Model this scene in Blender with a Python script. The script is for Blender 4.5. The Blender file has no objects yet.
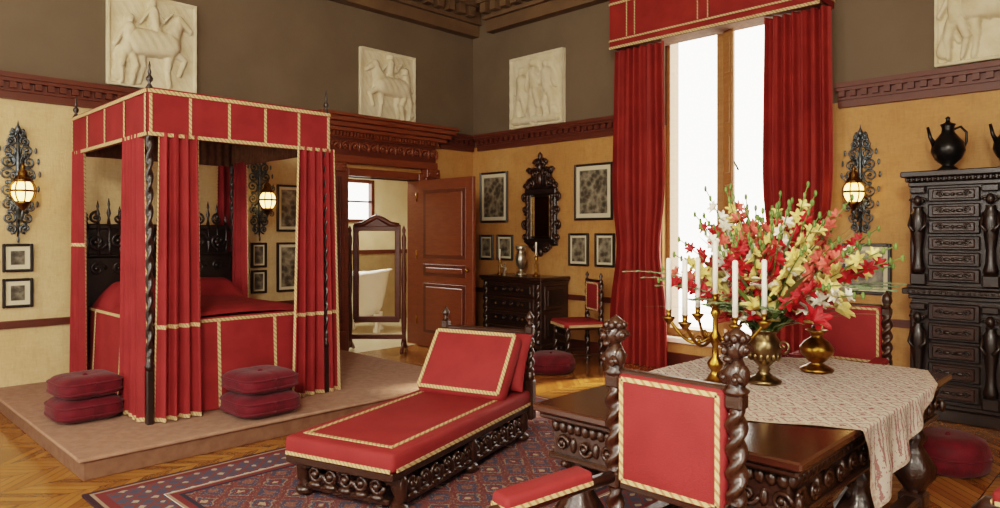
import bpy, bmesh, math, random
from mathutils import Matrix, Vector
random.seed(7)
pi=math.pi
S=bpy.context.scene

# ------------------------------------------------------------------ materials
def lin(h):
    h=h.lstrip('#'); o=[]
    for i in (0,2,4):
        c=int(h[i:i+2],16)/255
        o.append(c/12.92 if c<=.04045 else ((c+.055)/1.055)**2.4)
    return (o[0],o[1],o[2],1)
class NT:
    def __init__(s,name):
        s.m=bpy.data.materials.new(name); s.m.use_nodes=True
        s.t=s.m.node_tree; s.bs=s.t.nodes['Principled BSDF']
        s.tc=s.t.nodes.new('ShaderNodeTexCoord')
    def n(s,ty): return s.t.nodes.new(ty)
    def l(s,a,b): s.t.links.new(a,b)
    def math(s,op,a,b=None,c=None):
        n=s.n('ShaderNodeMath'); n.operation=op
        for i,x in enumerate((a,b,c)):
            if x is None: continue
            if isinstance(x,(int,float)): n.inputs[i].default_value=x
            else: s.l(x,n.inputs[i])
        return n.outputs[0]
    def mix(s,f,a,b,bt='MIX'):
        n=s.n('ShaderNodeMix'); n.data_type='RGBA'; n.blend_type=bt
        for i,x in ((0,f),(6,a),(7,b)):
            if isinstance(x,(int,float)): n.inputs[i].default_value=x
            elif isinstance(x,tuple): n.inputs[i].default_value=x
            else: s.l(x,n.inputs[i])
        return n.outputs[2]
    def ramp(s,f,stops,const=False):
        n=s.n('ShaderNodeValToRGB'); cr=n.color_ramp
        if const: cr.interpolation='CONSTANT'
        while len(cr.elements)<len(stops): cr.elements.new(.5)
        for e,(p,c) in zip(cr.elements,stops): e.position=p; e.color=lin(c) if isinstance(c,str) else c
        s.l(f,n.inputs[0]); return n.outputs[0]
    def map(s,sc=(1,1,1),rot=(0,0,0)):
        n=s.n('ShaderNodeMapping'); n.inputs['Scale'].default_value=sc; n.inputs['Rotation'].default_value=rot
        s.l(s.tc.outputs['Object'],n.inputs['Vector']); return n.outputs[0]
    def noise(s,sc,detail=4,vec=None,rough=.55):
        n=s.n('ShaderNodeTexNoise'); n.inputs['Scale'].default_value=sc; n.inputs['Detail'].default_value=detail
        n.inputs['Roughness'].default_value=rough
        s.l(vec if vec is not None else s.tc.outputs['Object'],n.inputs['Vector']); return n.outputs[0]
    def vor(s,sc,feat='F1',vec=None,out=0):
        n=s.n('ShaderNodeTexVoronoi'); n.feature=feat; n.inputs['Scale'].default_value=sc
        s.l(vec if vec is not None else s.tc.outputs['Object'],n.inputs['Vector']); return n.outputs[out]
    def bump(s,h,st=.3,dist=.01):
        n=s.n('ShaderNodeBump'); n.inputs['Strength'].default_value=st; n.inputs['Distance'].default_value=dist
        s.l(h,n.inputs['Height']); s.l(n.outputs[0],s.bs.inputs['Normal'])
    def base(s,c):
        if isinstance(c,tuple): s.bs.inputs['Base Color'].default_value=c
        else: s.l(c,s.bs.inputs['Base Color'])
    def set(s,**k):
        for a,b in k.items(): s.bs.inputs[a.replace('_',' ')].default_value=b
def simple(name,c1,c2=None,rough=.5,metal=0,sc=8,bump=0,bsc=60,sheen=0,coat=0,stretch=(1,1,1),spec=None):
    t=NT(name); v=t.map(stretch)
    if c2:
        f=t.ramp(t.noise(sc,5,v),[(.35,(0,0,0,1)),(.65,(1,1,1,1))])
        t.base(t.mix(f,lin(c1),lin(c2)))
    else: t.base(lin(c1))
    if bump: t.bump(t.noise(bsc,3,v),bump,.01)
    t.set(Roughness=rough,Metallic=metal)
    if sheen: t.set(Sheen_Weight=sheen)
    if spec is not None: t.set(Specular_IOR_Level=spec)
    if coat: t.set(Coat_Weight=coat,Coat_Roughness=.12)
    return t.m
RED=simple('red_damask','#8d2c2d','#812627',.75,sc=5,bump=.25,bsc=220,spec=.3)
REDC=simple('red_window_silk','#88281f','#741e18',.7,sc=3,bump=.2,bsc=150,spec=.3)
REDB=simple('red_bed_wool','#88292a','#782223',.8,sc=4,bump=.2,bsc=200,spec=.25)
VELV=simple('crimson_velvet','#62121f','#4c0c17',.7,sc=9,bump=.25,bsc=90,spec=.25,sheen=.08)
LIN=simple('canopy_lining','#6d4a2e','#5a3a24',.9,sc=20)
def trimmat():
    t=NT('woven_galloon'); sp=t.n('ShaderNodeSeparateXYZ'); t.l(t.tc.outputs['Object'],sp.inputs[0])
    q=t.math('FRACT',t.math('MULTIPLY',t.math('ADD',t.math('ADD',sp.outputs[0],sp.outputs[1]),sp.outputs[2]),29.0))
    d=t.math('MULTIPLY',t.math('LESS_THAN',q,.36),.65)
    t.base(t.mix(d,lin('#c6ad80'),lin('#8c4a33'))); t.set(Roughness=.85,Specular_IOR_Level=.2); t.bump(t.vor(150),.3,.004); return t.m
TRIM=trimmat()
def darkwood(name,c1,c2,rough=.28,bs=.5,coat=.3):
    t=NT(name); f=t.noise(6,6,t.map((1,1,6))); t.base(t.mix(f,lin(c1),lin(c2)))
    t.bump(t.noise(70,4),bs,.006); t.set(Roughness=rough,Coat_Weight=coat,Coat_Roughness=.15); return t.m
EBO=darkwood('ebonised_walnut','#1e100a','#3e2314',.3)
EBOB=darkwood('black_oak','#140c09','#2a1810',.36)
WAL=darkwood('polished_walnut_top','#2e1710','#4a2818',.16,.1)
MAH=darkwood('mahogany','#5a2a16','#824424',.42,.1,.08)
MAHD=darkwood('mahogany_dark','#431d10','#612c17',.45,.15,.05)
OAKF=darkwood('window_oak','#7a5228','#a07543',.4,.1)
BRASS=simple('brass','#a67c38','#77541f',.3,1,sc=20)
GILT=simple('old_brass','#84612e','#5e431f',.35,1,sc=30)
SILV=simple('tarnished_silver_gilt','#8d7a58','#5f4d33',.3,1,sc=14)
IRON=simple('wrought_iron','#6a7174','#42474a',.4,.75,sc=30,bump=.2)
PEWT=simple('dark_bronze_jug','#1f1c1a','#14110f',.3,.5,sc=9)
WAX=simple('candle_wax','#f6f0e2',None,.5)
PLAS=simple('plaster_relief','#d4c7ab','#c6b694',.85,sc=6,bump=.3,bsc=50)
WHITE=simple('enamel_white','#f4f1ea',None,.15,coat=.4)
CREAM=simple('bathroom_plaster','#d9c9a6','#cfbd96',.9,sc=3)
TILE=simple('bathroom_tile','#cdbfa3','#c2b28f',.3,sc=6)
DADO=simple('bathroom_dado_tile','#a38a62','#967c55',.4,sc=6)
CARP=simple('dais_carpet','#a27d68','#926e5a',.95,sc=14,bump=.5,bsc=260)
CARPD=simple('dais_edge','#77543e','#684632',.8,sc=14)
GREEN=simple('leaf_green','#4c6b2f','#6d8440',.6,sc=9)
GREEN2=simple('eucalyptus_green','#7c8c66','#5d7350',.7,sc=9)
FRED=simple('petal_red','#b8141c','#940e16',.6,sc=30)
FCRM=simple('petal_cream','#e6d590','#d4ba62',.6,sc=30)
FPNK=simple('petal_coral','#d9675a','#c44c40',.6,sc=30)
FWHT=simple('petal_white','#ece6d4',None,.6)
MATB=simple('picture_mat','#cfc3a6',None,.9)
FRM=simple('black_frame','#15110e','#221a15',.35,sc=10)
def printmat():
    t=NT('engraving'); a=t.noise(9,8,rough=.7); b=t.vor(14)
    t.base(t.ramp(t.math('MULTIPLY_ADD',b,.4,t.math('MULTIPLY',a,.8)),[(.34,'#1c1914'),(.54,'#4c463a'),(.8,'#978d78')])); t.set(Roughness=.35); return t.m
PRINT=printmat()
def mirrormat():
    t=NT('mirror_glass'); t.base(lin('#a8acb0')); t.set(Roughness=.03,Metallic=1); return t.m
MIRR=mirrormat()
def glowmat():
    t=NT('lamp_globe'); t.base(lin('#e8c890')); t.bs.inputs['Emission Color'].default_value=lin('#ffc878'); t.set(Emission_Strength=6.0); return t.m
GLOW=glowmat()
def wallm(name,c,dk):
    t=NT(name); a=t.noise(1.6,5); b=t.noise(60,3,t.map((1,1,.25))); d=t.noise(60,3,t.map((.25,.25,1)))
    col=t.ramp(a,[(.3,c[0]),(.55,c[1]),(.75,c[2])])
    w=t.math('ADD',b,d); col=t.mix(t.math('MULTIPLY',w,.34),col,lin(dk))
    pn=t.noise(7,3); col=t.mix(t.math('MULTIPLY',t.math('GREATER_THAN',pn,.56),.12),col,lin(dk))
    b2=t.noise(22,4,t.map((1,1,.15))); col=t.mix(t.math('MULTIPLY',t.math('GREATER_THAN',b2,.6),.15),col,lin(dk))
    t.base(col); t.bump(w,.4,.005); t.set(Roughness=.65); return t.m
GOLD=wallm('gold_grasscloth',('#b78449','#c39155','#cd9f64'),'#865a30')
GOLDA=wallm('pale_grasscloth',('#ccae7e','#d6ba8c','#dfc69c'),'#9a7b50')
UPW=simple('umber_plaster','#695a47','#615241',.9,sc=1.5)
CORN=simple('cornice_umber','#6b5338','#5c4630',.7,sc=3)
CEIL=simple('ceiling_paint','#b8a684','#a89570',.9,sc=2)
def floormat():
    t=NT('chevron_parquet'); sp=t.n('ShaderNodeSeparateXYZ'); t.l(t.map((1,1,1),(0,0,.0)),sp.inputs[0]); x,y=sp.outputs[0],sp.outputs[1]
    W=.30; P=.085
    cx=t.math('DIVIDE',x,W); ci=t.math('FLOOR',cx); fx=t.math('FRACT',cx)
    par=t.math('MULTIPLY',t.math('SUBTRACT',t.math('PINGPONG',cx,1.0),.5),W)
    yy=t.math('DIVIDE',t.math('ADD',y,par),P); pi_=t.math('FLOOR',yy); fy=t.math('FRACT',yy)
    cmb=t.n('ShaderNodeCombineXYZ'); t.l(ci,cmb.inputs[0]); t.l(pi_,cmb.inputs[1])
    wn=t.n('ShaderNodeTexWhiteNoise'); t.l(cmb.outputs[0],wn.inputs[0])
    g=t.noise(14,6,t.map((4,4,4)))
    col=t.ramp(wn.outputs[0],[(0,'#845322'),(.5,'#9c6830'),(1,'#b07c3e')])
    col=t.mix(t.math('MULTIPLY',g,.35),col,lin('#673c12'))
    e=t.math('MINIMUM',t.math('MINIMUM',fy,t.math('SUBTRACT',1.0,fy)),t.math('MULTIPLY',t.math('MINIMUM',fx,t.math('SUBTRACT',1.0,fx)),3.5))
    seam=t.math('LESS_THAN',e,.035); col=t.mix(seam,col,lin('#4a2a12'))
    t.base(col); t.bump(t.math('MULTIPLY',seam,-1.0),.3,.003); t.set(Roughness=.26,Coat_Weight=.4,Coat_Roughness=.14); return t.m
FLOOR=floormat()
def gulmat(name,sx,sy,field,stops,hx=None,hy=None,border=None,fine=40,fthr=.3,warp=0,lt='#b09a80'):
    t=NT(name); sp=t.n('ShaderNodeSeparateXYZ'); t.l(t.tc.outputs['Object'],sp.inputs[0]); x,y=sp.outputs[0],sp.outputs[1]
    def cell(v,s_): return t.math('ABSOLUTE',t.math('SUBTRACT',t.math('FRACT',t.math('DIVIDE',v,s_)),.5))
    a=cell(x,sx); b=cell(y,sy); d=t.math('ADD',a,b)
    if warp: d=t.math('ADD',d,t.math('MULTIPLY',t.math('SUBTRACT',t.noise(22,3),.5),warp))
    col=t.ramp(d,stops,True)
    v=t.vor(fine,out=1); lum=t.vor(fine)
    col=t.mix(t.math('MULTIPLY',t.math('LESS_THAN',lum,fthr),.85),col,lin(field))
    lum2=t.vor(fine*1.7); col=t.mix(t.math('MULTIPLY',t.math('LESS_THAN',lum2,.22),.7),col,lin(lt))
    if hx:
        dd=t.math('MINIMUM',t.math('SUBTRACT',hx,t.math('ABSOLUTE',x)),t.math('SUBTRACT',hy,t.math('ABSOLUTE',y)))
        d2=t.math('ADD',cell(x,.11),cell(y,.11)); d2=t.math('ADD',d2,t.math('MULTIPLY',t.math('SUBTRACT',t.noise(30,3),.5),.5))
        bc=t.ramp(d2,[(0,border[0]),(.2,border[1]),(.4,border[2]),(.62,border[1])],True)
        edge=t.ramp(dd,[(0,'#3b2a30'),(.03,'#9a8270'),(.05,'#6c3334'),(.1,(1,1,1,1)),(.34,'#9a8270'),(.36,'#6c3334'),(.4,'#33323f')],True)
        inb=t.math('MULTIPLY',t.math('GREATER_THAN',dd,.1),t.math('LESS_THAN',dd,.34))
        c2=t.mix(inb,edge,bc); col=t.mix(t.math('GREATER_THAN',dd,.43),c2,col)
    t.base(col); t.bump(t.noise(300,2),.4,.004); t.set(Roughness=.95,Specular_IOR_Level=.15); return t.m

# ------------------------------------------------------------------ mesh builder
def R(ax,deg): return Matrix.Rotation(math.radians(deg),4,ax)
class B:
    def __init__(s,name,loc=(0,0,0),rz=0,sc=1):
        s.name=name; s.v=[]; s.f=[]; s.mi=[]; s.sm=[]; s.mats=[]
        s.T=Matrix.Translation(loc)@R('Z',rz)@Matrix.Diagonal((sc,sc,sc,1))
    def add(s,vs,fs,mat,smooth=False,M=None):
        o=len(s.v); T=s.T if M is None else s.T@M
        s.v+=[T@Vector(v) for v in vs]
        if not callable(mat):
            if mat not in s.mats: s.mats.append(mat)
            k=s.mats.index(mat); s.mi+=[k]*len(fs)
        else:
            for i in range(len(fs)):
                m=mat(i)
                if m not in s.mats: s.mats.append(m)
                s.mi.append(s.mats.index(m))
        s.f+=[[i+o for i in f] for f in fs]; s.sm+=[smooth]*len(fs)
    def box(s,c,size,mat,bev=0,M=None):
        x,y,z=[a/2 for a in size]
        X=Matrix.Translation(c) if M is None else M@Matrix.Translation(c)
        if bev<=0:
            vs=[(i*x,j*y,k*z) for i in(-1,1) for j in(-1,1) for k in(-1,1)]
            fs=[(0,1,3,2),(4,6,7,5),(0,4,5,1),(2,3,7,6),(0,2,6,4),(1,5,7,3)]
            s.add(vs,fs,mat,False,X); return
        bm=bmesh.new(); bmesh.ops.create_cube(bm,size=2)
        for v in bm.verts: v.co=Vector((v.co.x*x,v.co.y*y,v.co.z*z))
        bmesh.ops.bevel(bm,geom=bm.edges[:],offset=min(bev,min(x,y,z)*.95),segments=3 if bev>.015 else 1,affect='EDGES',profile=.5)
        bm.verts.index_update(); s.add([v.co.copy() for v in bm.verts],[[v.index for v in f.verts] for f in bm.faces],mat,bev>.015,X); bm.free()
    def bx(s,x0,x1,y0,y1,z0,z1,mat,bev=0): s.box(((x0+x1)/2,(y0+y1)/2,(z0+z1)/2),(abs(x1-x0),abs(y1-y0),abs(z1-z0)),mat,bev)
    def lathe(s,prof,c,mat,n=18,M=None,lobes=0,lamp=.1):
        vs=[];fs=[]
        for r,z in prof:
            for i in range(n):
                a=2*pi*i/n; rr=r*(1+lamp*math.cos(lobes*a)) if lobes else r
                vs.append((rr*math.cos(a),rr*math.sin(a),z))
        for j in range(len(prof)-1):
            for i in range(n):
                k=(i+1)%n; fs.append((j*n+i,j*n+k,(j+1)*n+k,(j+1)*n+i))
        fs.append(tuple(range(n))[::-1]); fs.append(tuple((len(prof)-1)*n+i for i in range(n)))
        X=Matrix.Translation(c) if M is None else Matrix.Translation(c)@M
        s.add(vs,fs,mat,True,X)
    def twist(s,c,h,r,mat,turns=5,strands=2,amp=.28,n=16,seg=12):
        m=int(turns*seg); vs=[];fs=[]
        for j in range(m+1):
            z=h*j/m; ph=2*pi*turns*j/m/strands*1.0; e=min(1,min(j,m-j)/4)
            for i in range(n):
                a=2*pi*i/n; rr=r*(1+amp*e*math.cos(strands*(a)-ph*strands))
                vs.append((rr*math.cos(a),rr*math.sin(a),z))
        for j in range(m):
            for i in range(n):
                k=(i+1)%n; fs.append((j*n+i,j*n+k,(j+1)*n+k,(j+1)*n+i))
        s.add(vs,fs,mat,True,Matrix.Translation(c))
    def tube(s,pts,r,mat,n=7):
        P=[Vector(p) for p in pts]; m=len(P)
        rs=r if isinstance(r,(list,tuple)) else [r]*m
        vs=[];fs=[]; up=None
        for j,p in enumerate(P):
            d=(P[min(j+1,m-1)]-P[max(j-1,0)]).normalized()
            if up is None:
                up=Vector((0,0,1)) if abs(d.z)<.9 else Vector((1,0,0))
            a=(up-d*up.dot(d)); a=a.normalized() if a.length>1e-6 else d.orthogonal().normalized()
            up=a; b=d.cross(a)
            for i in range(n):
                t=2*pi*i/n; vs.append(p+(a*math.cos(t)+b*math.sin(t))*rs[j])
        for j in range(m-1):
            for i in range(n):
                k=(i+1)%n; fs.append((j*n+i,j*n+k,(j+1)*n+k,(j+1)*n+i))
        fs.append(tuple(range(n))[::-1]); fs.append(tuple((m-1)*n+i for i in range(n)))
        s.add(vs,fs,mat,True)
    def ell(s,c,r,mat,n=14,m=8,M=None):
        if not isinstance(r,(tuple,list)): r=(r,r,r)
        prof=[(max(.001,math.sin(pi*j/m)),-math.cos(pi*j/m)) for j in range(m+1)]
        X=(M if M is not None else Matrix.Identity(4))@Matrix.Diagonal((r[0],r[1],r[2],1))
        s.lathe(prof,c,mat,n,X)
    def sheet(s,fn,nu,nv,mat,smooth=True,matfn=None):
        vs=[fn(i/nu,j/nv) for j in range(nv+1) for i in range(nu+1)]
        fs=[(j*(nu+1)+i,j*(nu+1)+i+1,(j+1)*(nu+1)+i+1,(j+1)*(nu+1)+i) for j in range(nv) for i in range(nu)]
        if matfn: s.add(vs,fs,lambda k:matfn((k%nu+.5)/nu,(k//nu+.5)/nv),smooth)
        else: s.add(vs,fs,mat,smooth)
    def scroll(s,c,Rr,mat,ex=(1,0,0),ey=(0,0,1),turns=1.4,r=.008,a0=0,flip=1):
        ex=Vector(ex);ey=Vector(ey);c=Vector(c);pts=[];rr=[]
        N=int(turns*14)
        for i in range(N+1):
            t=i/N; a=a0+flip*2*pi*turns*t; q=Rr*(1-t*.85)
            pts.append(c+ex*q*math.cos(a)+ey*q*math.sin(a)); rr.append(r*(1-.35*t))
        s.tube(pts,rr,mat,6); s.ell(pts[-1],r*1.5,mat,8,5)
    def pillow(s,c,size,mat,M=None,n=16,pipe=None,tuft=0,pw=.5,ex=3.2):
        sx,sy,sz=[a/2 for a in size]; vs=[];fs=[]
        for sgn in (1,-1):
            o=len(vs)
            for j in range(n+1):
                for i in range(n+1):
                    u=math.sin(pi/2*(2*i/n-1)); v=math.sin(pi/2*(2*j/n-1))
                    h=max(0,(1-abs(u)**ex)*(1-abs(v)**ex))**pw
                    if tuft: h*=1-tuft*math.exp(-((u)**2+v**2)*18)
                    x=sx*u*(1-.05*(1-v*v)); y=sy*v*(1-.05*(1-u*u))
                    vs.append((x,y,sgn*sz*h))
            for j in range(n):
                for i in range(n):
                    q=(o+j*(n+1)+i,o+j*(n+1)+i+1,o+(j+1)*(n+1)+i+1,o+(j+1)*(n+1)+i)
                    fs.append(q if sgn>0 else q[::-1])
        X=Matrix.Translation(c) if M is None else Matrix.Translation(c)@M
        s.add(vs,fs,mat,True,X)
    def band(s,p0,p1,w,nrm,mat,th=.006):
        p0=Vector(p0);p1=Vector(p1);d=p1-p0;L=d.length;d.normalize();nz=Vector(nrm).normalized();yy=nz.cross(d)
        M=Matrix((d,yy,nz)).transposed().to_4x4(); M.translation=(p0+p1)/2
        s.box((0,0,0),(L,w,th),mat,0,M)
    def done(s):
        xs=[v.x for v in s.v];ys=[v.y for v in s.v];zs=[v.z for v in s.v]
        c=Vector(((min(xs)+max(xs))/2,(min(ys)+max(ys))/2,min(zs)))
        me=bpy.data.meshes.new(s.name); me.from_pydata([v-c for v in s.v],[],s.f)
        for m in s.mats: me.materials.append(m)
        me.polygons.foreach_set('material_index',s.mi); me.polygons.foreach_set('use_smooth',s.sm); me.update()
        bm=bmesh.new(); bm.from_mesh(me); bmesh.ops.recalc_face_normals(bm,faces=bm.faces); bm.to_mesh(me); bm.free()
        o=bpy.data.objects.new(s.name,me); o.location=c; S.collection.objects.link(o); return o

XA=-7.73; YB=7.3; ZC=5.05
# ------------------------------------------------------------------ room shell
def shellbox(name,parts):
    b=B(name)
    for p in parts: b.bx(*p)
    return b.done()
shellbox('floor',[(XA-.0,3.0,-2.5,YB,-.1,0,FLOOR)])
shellbox('ceiling',[(XA-.2,3.2,-2.7,YB+.35,ZC,ZC+.15,CEIL)])
DY0,DY1,DZ=5.05,6.2,2.3
shellbox('wall_left',[(XA-.2,XA,-2.5,DY0,0,2.85,GOLDA),(XA-.2,XA,DY1,YB+.35,0,2.85,GOLD),(XA-.2,XA,DY0,DY1,DZ,2.85,GOLD),(XA-.2,XA,-2.5,YB+.35,2.85,ZC,UPW)])
WX0,WX1,WZ0,WZ1=-4.45,-2.95,.35,4.5
shellbox('wall_back',[(XA,WX0,YB,YB+.35,0,2.85,GOLD),(WX1,3.0,YB,YB+.35,0,2.85,GOLD),(WX0,WX1,YB,YB+.35,0,WZ0,GOLD),
  (XA,WX0,YB,YB+.35,2.85,ZC,UPW),(WX1,3.0,YB,YB+.35,2.85,ZC,UPW),(WX0,WX1,YB,YB+.35,WZ1,ZC,UPW)])
# walls behind and beside the viewer with openings added to let in fill light
shellbox('wall_right',[(3.0,3.2,-2.7,YB+.35,0,.6,GOLD),(3.0,3.2,-2.7,YB+.35,4.0,ZC,UPW),(3.0,3.2,1.2,YB+.35,.6,4.0,UPW),(3.0,3.2,-2.7,-1.0,.6,4.0,UPW)])
shellbox('wall_front',[(XA-.2,3.0,-2.7,-2.5,0,.6,GOLD),(XA-.2,3.0,-2.7,-2.5,4.2,ZC,UPW),(XA-.2,-6.4,-2.7,-2.5,.6,4.2,UPW),(-4.2,-2.6,-2.7,-2.5,.6,4.2,UPW),(.4,3.0,-2.7,-2.5,.6,4.2,UPW)])
# picture rail trims with dentils
def rail(name,axis,segs,z0,z1,mat,proj,dent,dsz,matd=None):
    b=B(name)
    def bb(u0,u1,d0,d1,za,zb,m):
        if axis=='A': b.bx(XA+d0,XA+d1,u0,u1,za,zb,m)
        else: b.bx(u0,u1,YB-d1,YB-d0,za,zb,m)
    H=z1-z0
    for u0,u1 in segs:
        bb(u0,u1,0,proj*.35,z0,z0+H*.3,mat); bb(u0,u1,0,proj*.5,z0+H*.3,z0+H*.38,mat)
        bb(u0,u1,0,proj*.45,z0+H*.38,z0+H*.66,mat)
        bb(u0,u1,0,proj*.85,z0+H*.66,z0+H*.8,mat); bb(u0,u1,0,proj,z0+H*.8,z1,mat)
        n=int((u1-u0)/dent)
        for i in range(n):
            u=u0+dent*(i+.5); bb(u-dsz/2,u+dsz/2,proj*.45,proj*.75,z0+H*.42,z0+H*.66,matd or mat)
    return b.done()
rail('trim_left','A',[(-2.5,4.72),(6.62,YB-.02)],2.79,3.02,MAHD,.13,.1,.055)
rail('trim_back','B',[(XA+.14,-4.98),(-2.45,3.0)],2.79,3.02,MAHD,.13,.1,.055)
rail('trim_cornice_left','A',[(-2.5,YB-.02)],4.5,ZC,CORN,.42,.2,.11)
rail('trim_cornice_back','B',[(XA+.43,3.0)],4.5,ZC,CORN,.42,.2,.11)
def plainrail(name,axis,segs,z0,z1,p,mat):
    b=B(name)
    for u0,u1 in segs:
        for (a,c,q) in ((z0,z0+(z1-z0)*.6,p*.7),(z0+(z1-z0)*.6,z1,p)):
            if axis=='A': b.bx(XA,XA+q,u0,u1,a,c,mat)
            else: b.bx(u0,u1,YB-q,YB,a,c,mat)
    return b.done()
plainrail('trim_chair_rail_left','A',[(-2.5,4.72)],.68,.75,.04,MAHD)
plainrail('trim_chair_rail_back','B',[(XA+.05,-5.0),(-2.45,3.0)],.68,.75,.04,MAHD)
plainrail('baseboard_left','A',[(-2.5,1.25),(6.55,YB-.02)],0,.16,.03,MAHD)
plainrail('baseboard_back','B',[(XA+.04,3.0)],0,.16,.03,MAHD)

# window
b=B('window_1')
for x0,x1 in ((WX0,WX0+.05),(WX1-.05,WX1)): b.bx(x0,x1,YB+.08,YB+.3,WZ0,WZ1,OAKF,.01)
b.bx(-3.77,-3.68,YB+.02,YB+.3,WZ0,WZ1,OAKF,.01); b.bx(-3.8,-3.65,YB+.12,YB+.2,WZ0,WZ1,OAKF,.01)
b.bx(WX0+.05,WX1-.05,YB+.1,YB+.28,WZ1-.1,WZ1,OAKF); b.bx(WX0+.05,WX1-.05,YB+.06,YB+.3,WZ0,WZ0+.09,OAKF)
b.bx(WX0-.02,WX1+.02,YB-.1,YB+.05,WZ0-.06,WZ0+.0,WHITE,.01)
b.tube([(-3.68,YB+.05,2.35),(-3.55,YB+.0,2.35),(-3.5,YB,2.25)],.012,IRON)
b.T=Matrix.Translation((-3.70,YB+.0,0))@R('Z',-28)   # casement leaf opened inward
b.box((.13,0,2.4),(.16,.03,3.8),OAKF,.006); 
for z in (.55,1.1,1.65,2.2,2.75,3.3,3.85): b.box((.13,-.017,z+.23),(.09,.01,.42),OAKF,.004)
b.T=Matrix.Identity(4)
b.tube([(WX1-.05,YB+.06,2.2),(WX1-.16,YB-.0,2.28),(WX1-.24,YB-.02,2.2)],.015,OAKF); b.tube([(WX1-.05,YB+.06,2.05),(WX1-.2,YB,2.0)],.015,OAKF)
b.done()

# door surround & leaf
b=B('trim_door_surround')
X=XA
for y0,y1 in ((4.78,DY0-.1),(DY1+.1,6.5)):
    b.bx(X,X+.14,y0-.02,y1+.02,0,.32,MAH,.01); b.bx(X,X+.10,y0,y1,.32,2.4,MAH,.008)
    for k in range(3):
        yy=y0+(y1-y0)*(k+1)/4; b.bx(X+.1,X+.112,yy-.014,yy+.014,.42,2.28,MAHD,.004)
    b.bx(X,X+.15,y0-.02,y1+.02,2.34,2.46,MAH,.01)
    for k in (0,1): b.ell((X+.15,y0+.03+k*(y1-y0-.06),2.4),.03,MAH)
b.bx(X-.2,X+.07,DY0-.1,DY0,0,DZ+.1,MAH,.01); b.bx(X-.2,X+.07,DY1,DY1+.1,0,DZ+.1,MAH,.01); b.bx(X-.2,X+.07,DY0,DY1,DZ,DZ+.1,MAH,.01)
b.bx(X,X+.1,4.76,6.52,2.46,2.56,MAH,.008)
b.bx(X,X+.07,4.78,6.5,2.56,2.8,MAHD)
for k in range(12):
    y=4.85+k*.145; f=1 if k%2 else -1
    b.scroll((X+.08,y,2.68),.06,MAH,(0,1,0),(0,0,1),1.3,.015,0 if f>0 else pi,f)
    b.ell((X+.07,y+.07,2.68),(.025,.025,.06),MAH)
for k in range(34): b.bx(X+.07,X+.13,4.78+k*.051,4.81+k*.051,2.8,2.85,MAH)
for i,(z0,z1,p) in enumerate(((2.78,2.8,.1),(2.85,2.9,.17),(2.9,2.96,.22),(2.96,3.02,.27),(3.02,3.06,.3))):
    b.bx(X,X+p,4.8-p+.02,6.48+p-.02,z0,z1,MAH,.006)
b.done()
b=B('door_1')
L=1.13; hy=DY1-.03; x0=XA+.09; 
b.bx(x0,x0+L,hy-.025,hy+.025,.01,DZ-.01,MAH,.004)
for s_ in (-1,1):
    for (u0,u1,z0,z1) in ((.14,1.0,1.22,2.15),(.14,1.0,.98,1.14),(.14,1.0,.2,.88)):
        yy=hy+s_*.026
        b.box((x0+(u0+u1)/2,yy,(z0+z1)/2),(u1-u0,.012,z1-z0),MAHD,.005)
        b.box((x0+(u0+u1)/2,yy+s_*.008,(z0+z1)/2),(u1-u0-.12,.018,z1-z0-.09),MAH,.008)
    b.ell((x0+L-.07,hy+s_*.06,1.08),.03,BRASS); b.tube([(x0+L-.07,hy,1.08),(x0+L-.07,hy+s_*.06,1.08)],.01,BRASS)
for z in (.3,1.2,2.0): b.tube([(x0-.005,hy-.03,z),(x0-.005,hy-.03,z+.12)],.012,BRASS)
b.done()
# bathroom beyond
BX=-10.3
shellbox('wall_bathroom_back',[(BX-.1,BX,4.0,6.6,0,3,CREAM),(BX-.1,BX,7.3,8.8,0,3,CREAM),(BX-.1,BX,6.6,7.3,0,1.75,CREAM),(BX-.1,BX,6.6,7.3,2.5,3,CREAM)])
shellbox('wall_bathroom_side',[(BX,XA-.2,8.8,8.9,0,3,CREAM)])
shellbox('wall_bathroom_near',[(BX,XA-.2,3.9,4.0,0,3,CREAM)])
shellbox('wall_bathroom_return',[(XA-.2,XA-.1,YB+.36,8.8,0,3,CREAM)])
shellbox('floor_bathroom',[(BX-.1,XA,3.9,8.9,-.1,-.002,TILE)])
shellbox('ceiling_bathroom',[(BX-.1,XA-.2,3.9,8.9,3,3.1,CREAM)])
b=B('window_2')
for y0,y1,z0,z1 in ((6.6,6.66,1.75,2.5),(7.24,7.3,1.75,2.5),(6.66,7.24,1.75,1.81),(6.66,7.24,2.44,2.5),(6.66,7.24,2.1,2.13)): b.bx(BX-.08,BX+.03,y0,y1,z0,z1,MAHD,.005)
b.done()
b=B('trim_bathroom_dado'); b.bx(BX,BX+.02,4,8.8,0,1.2,DADO); b.bx(BX,BX+.04,4,8.8,1.2,1.27,MAHD); b.bx(BX+.04,XA-.2,8.78,8.8,0,1.2,DADO); b.done()
b=B('bathtub',(-9.35,6.45,.02),44)
def tubf(u,v):
    a=2*pi*u; prof=[(.0,.22),(.5,.24),(.68,.35),(.80,.55),(.93,.84),(1.04,.92),(1.07,.89),(1.0,.85)]
    k=v*(len(prof)-1); i=min(int(k),len(prof)-2); f=k-i
    r=prof[i][0]*(1-f)+prof[i+1][0]*f; z=prof[i][1]*(1-f)+prof[i+1][1]*f
    return (.42*r*math.cos(a),.36*r*math.sin(a),z+.08*max(0,math.cos(a))*v)
b.sheet(tubf,40,21,WHITE)
for sx in(-.22,.22):
    for sy in(-.16,.16): b.lathe([(.05,0),(.06,.03),(.03,.1),(.05,.3)],(sx,sy,-.02),WHITE,10)
b.done()
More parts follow.
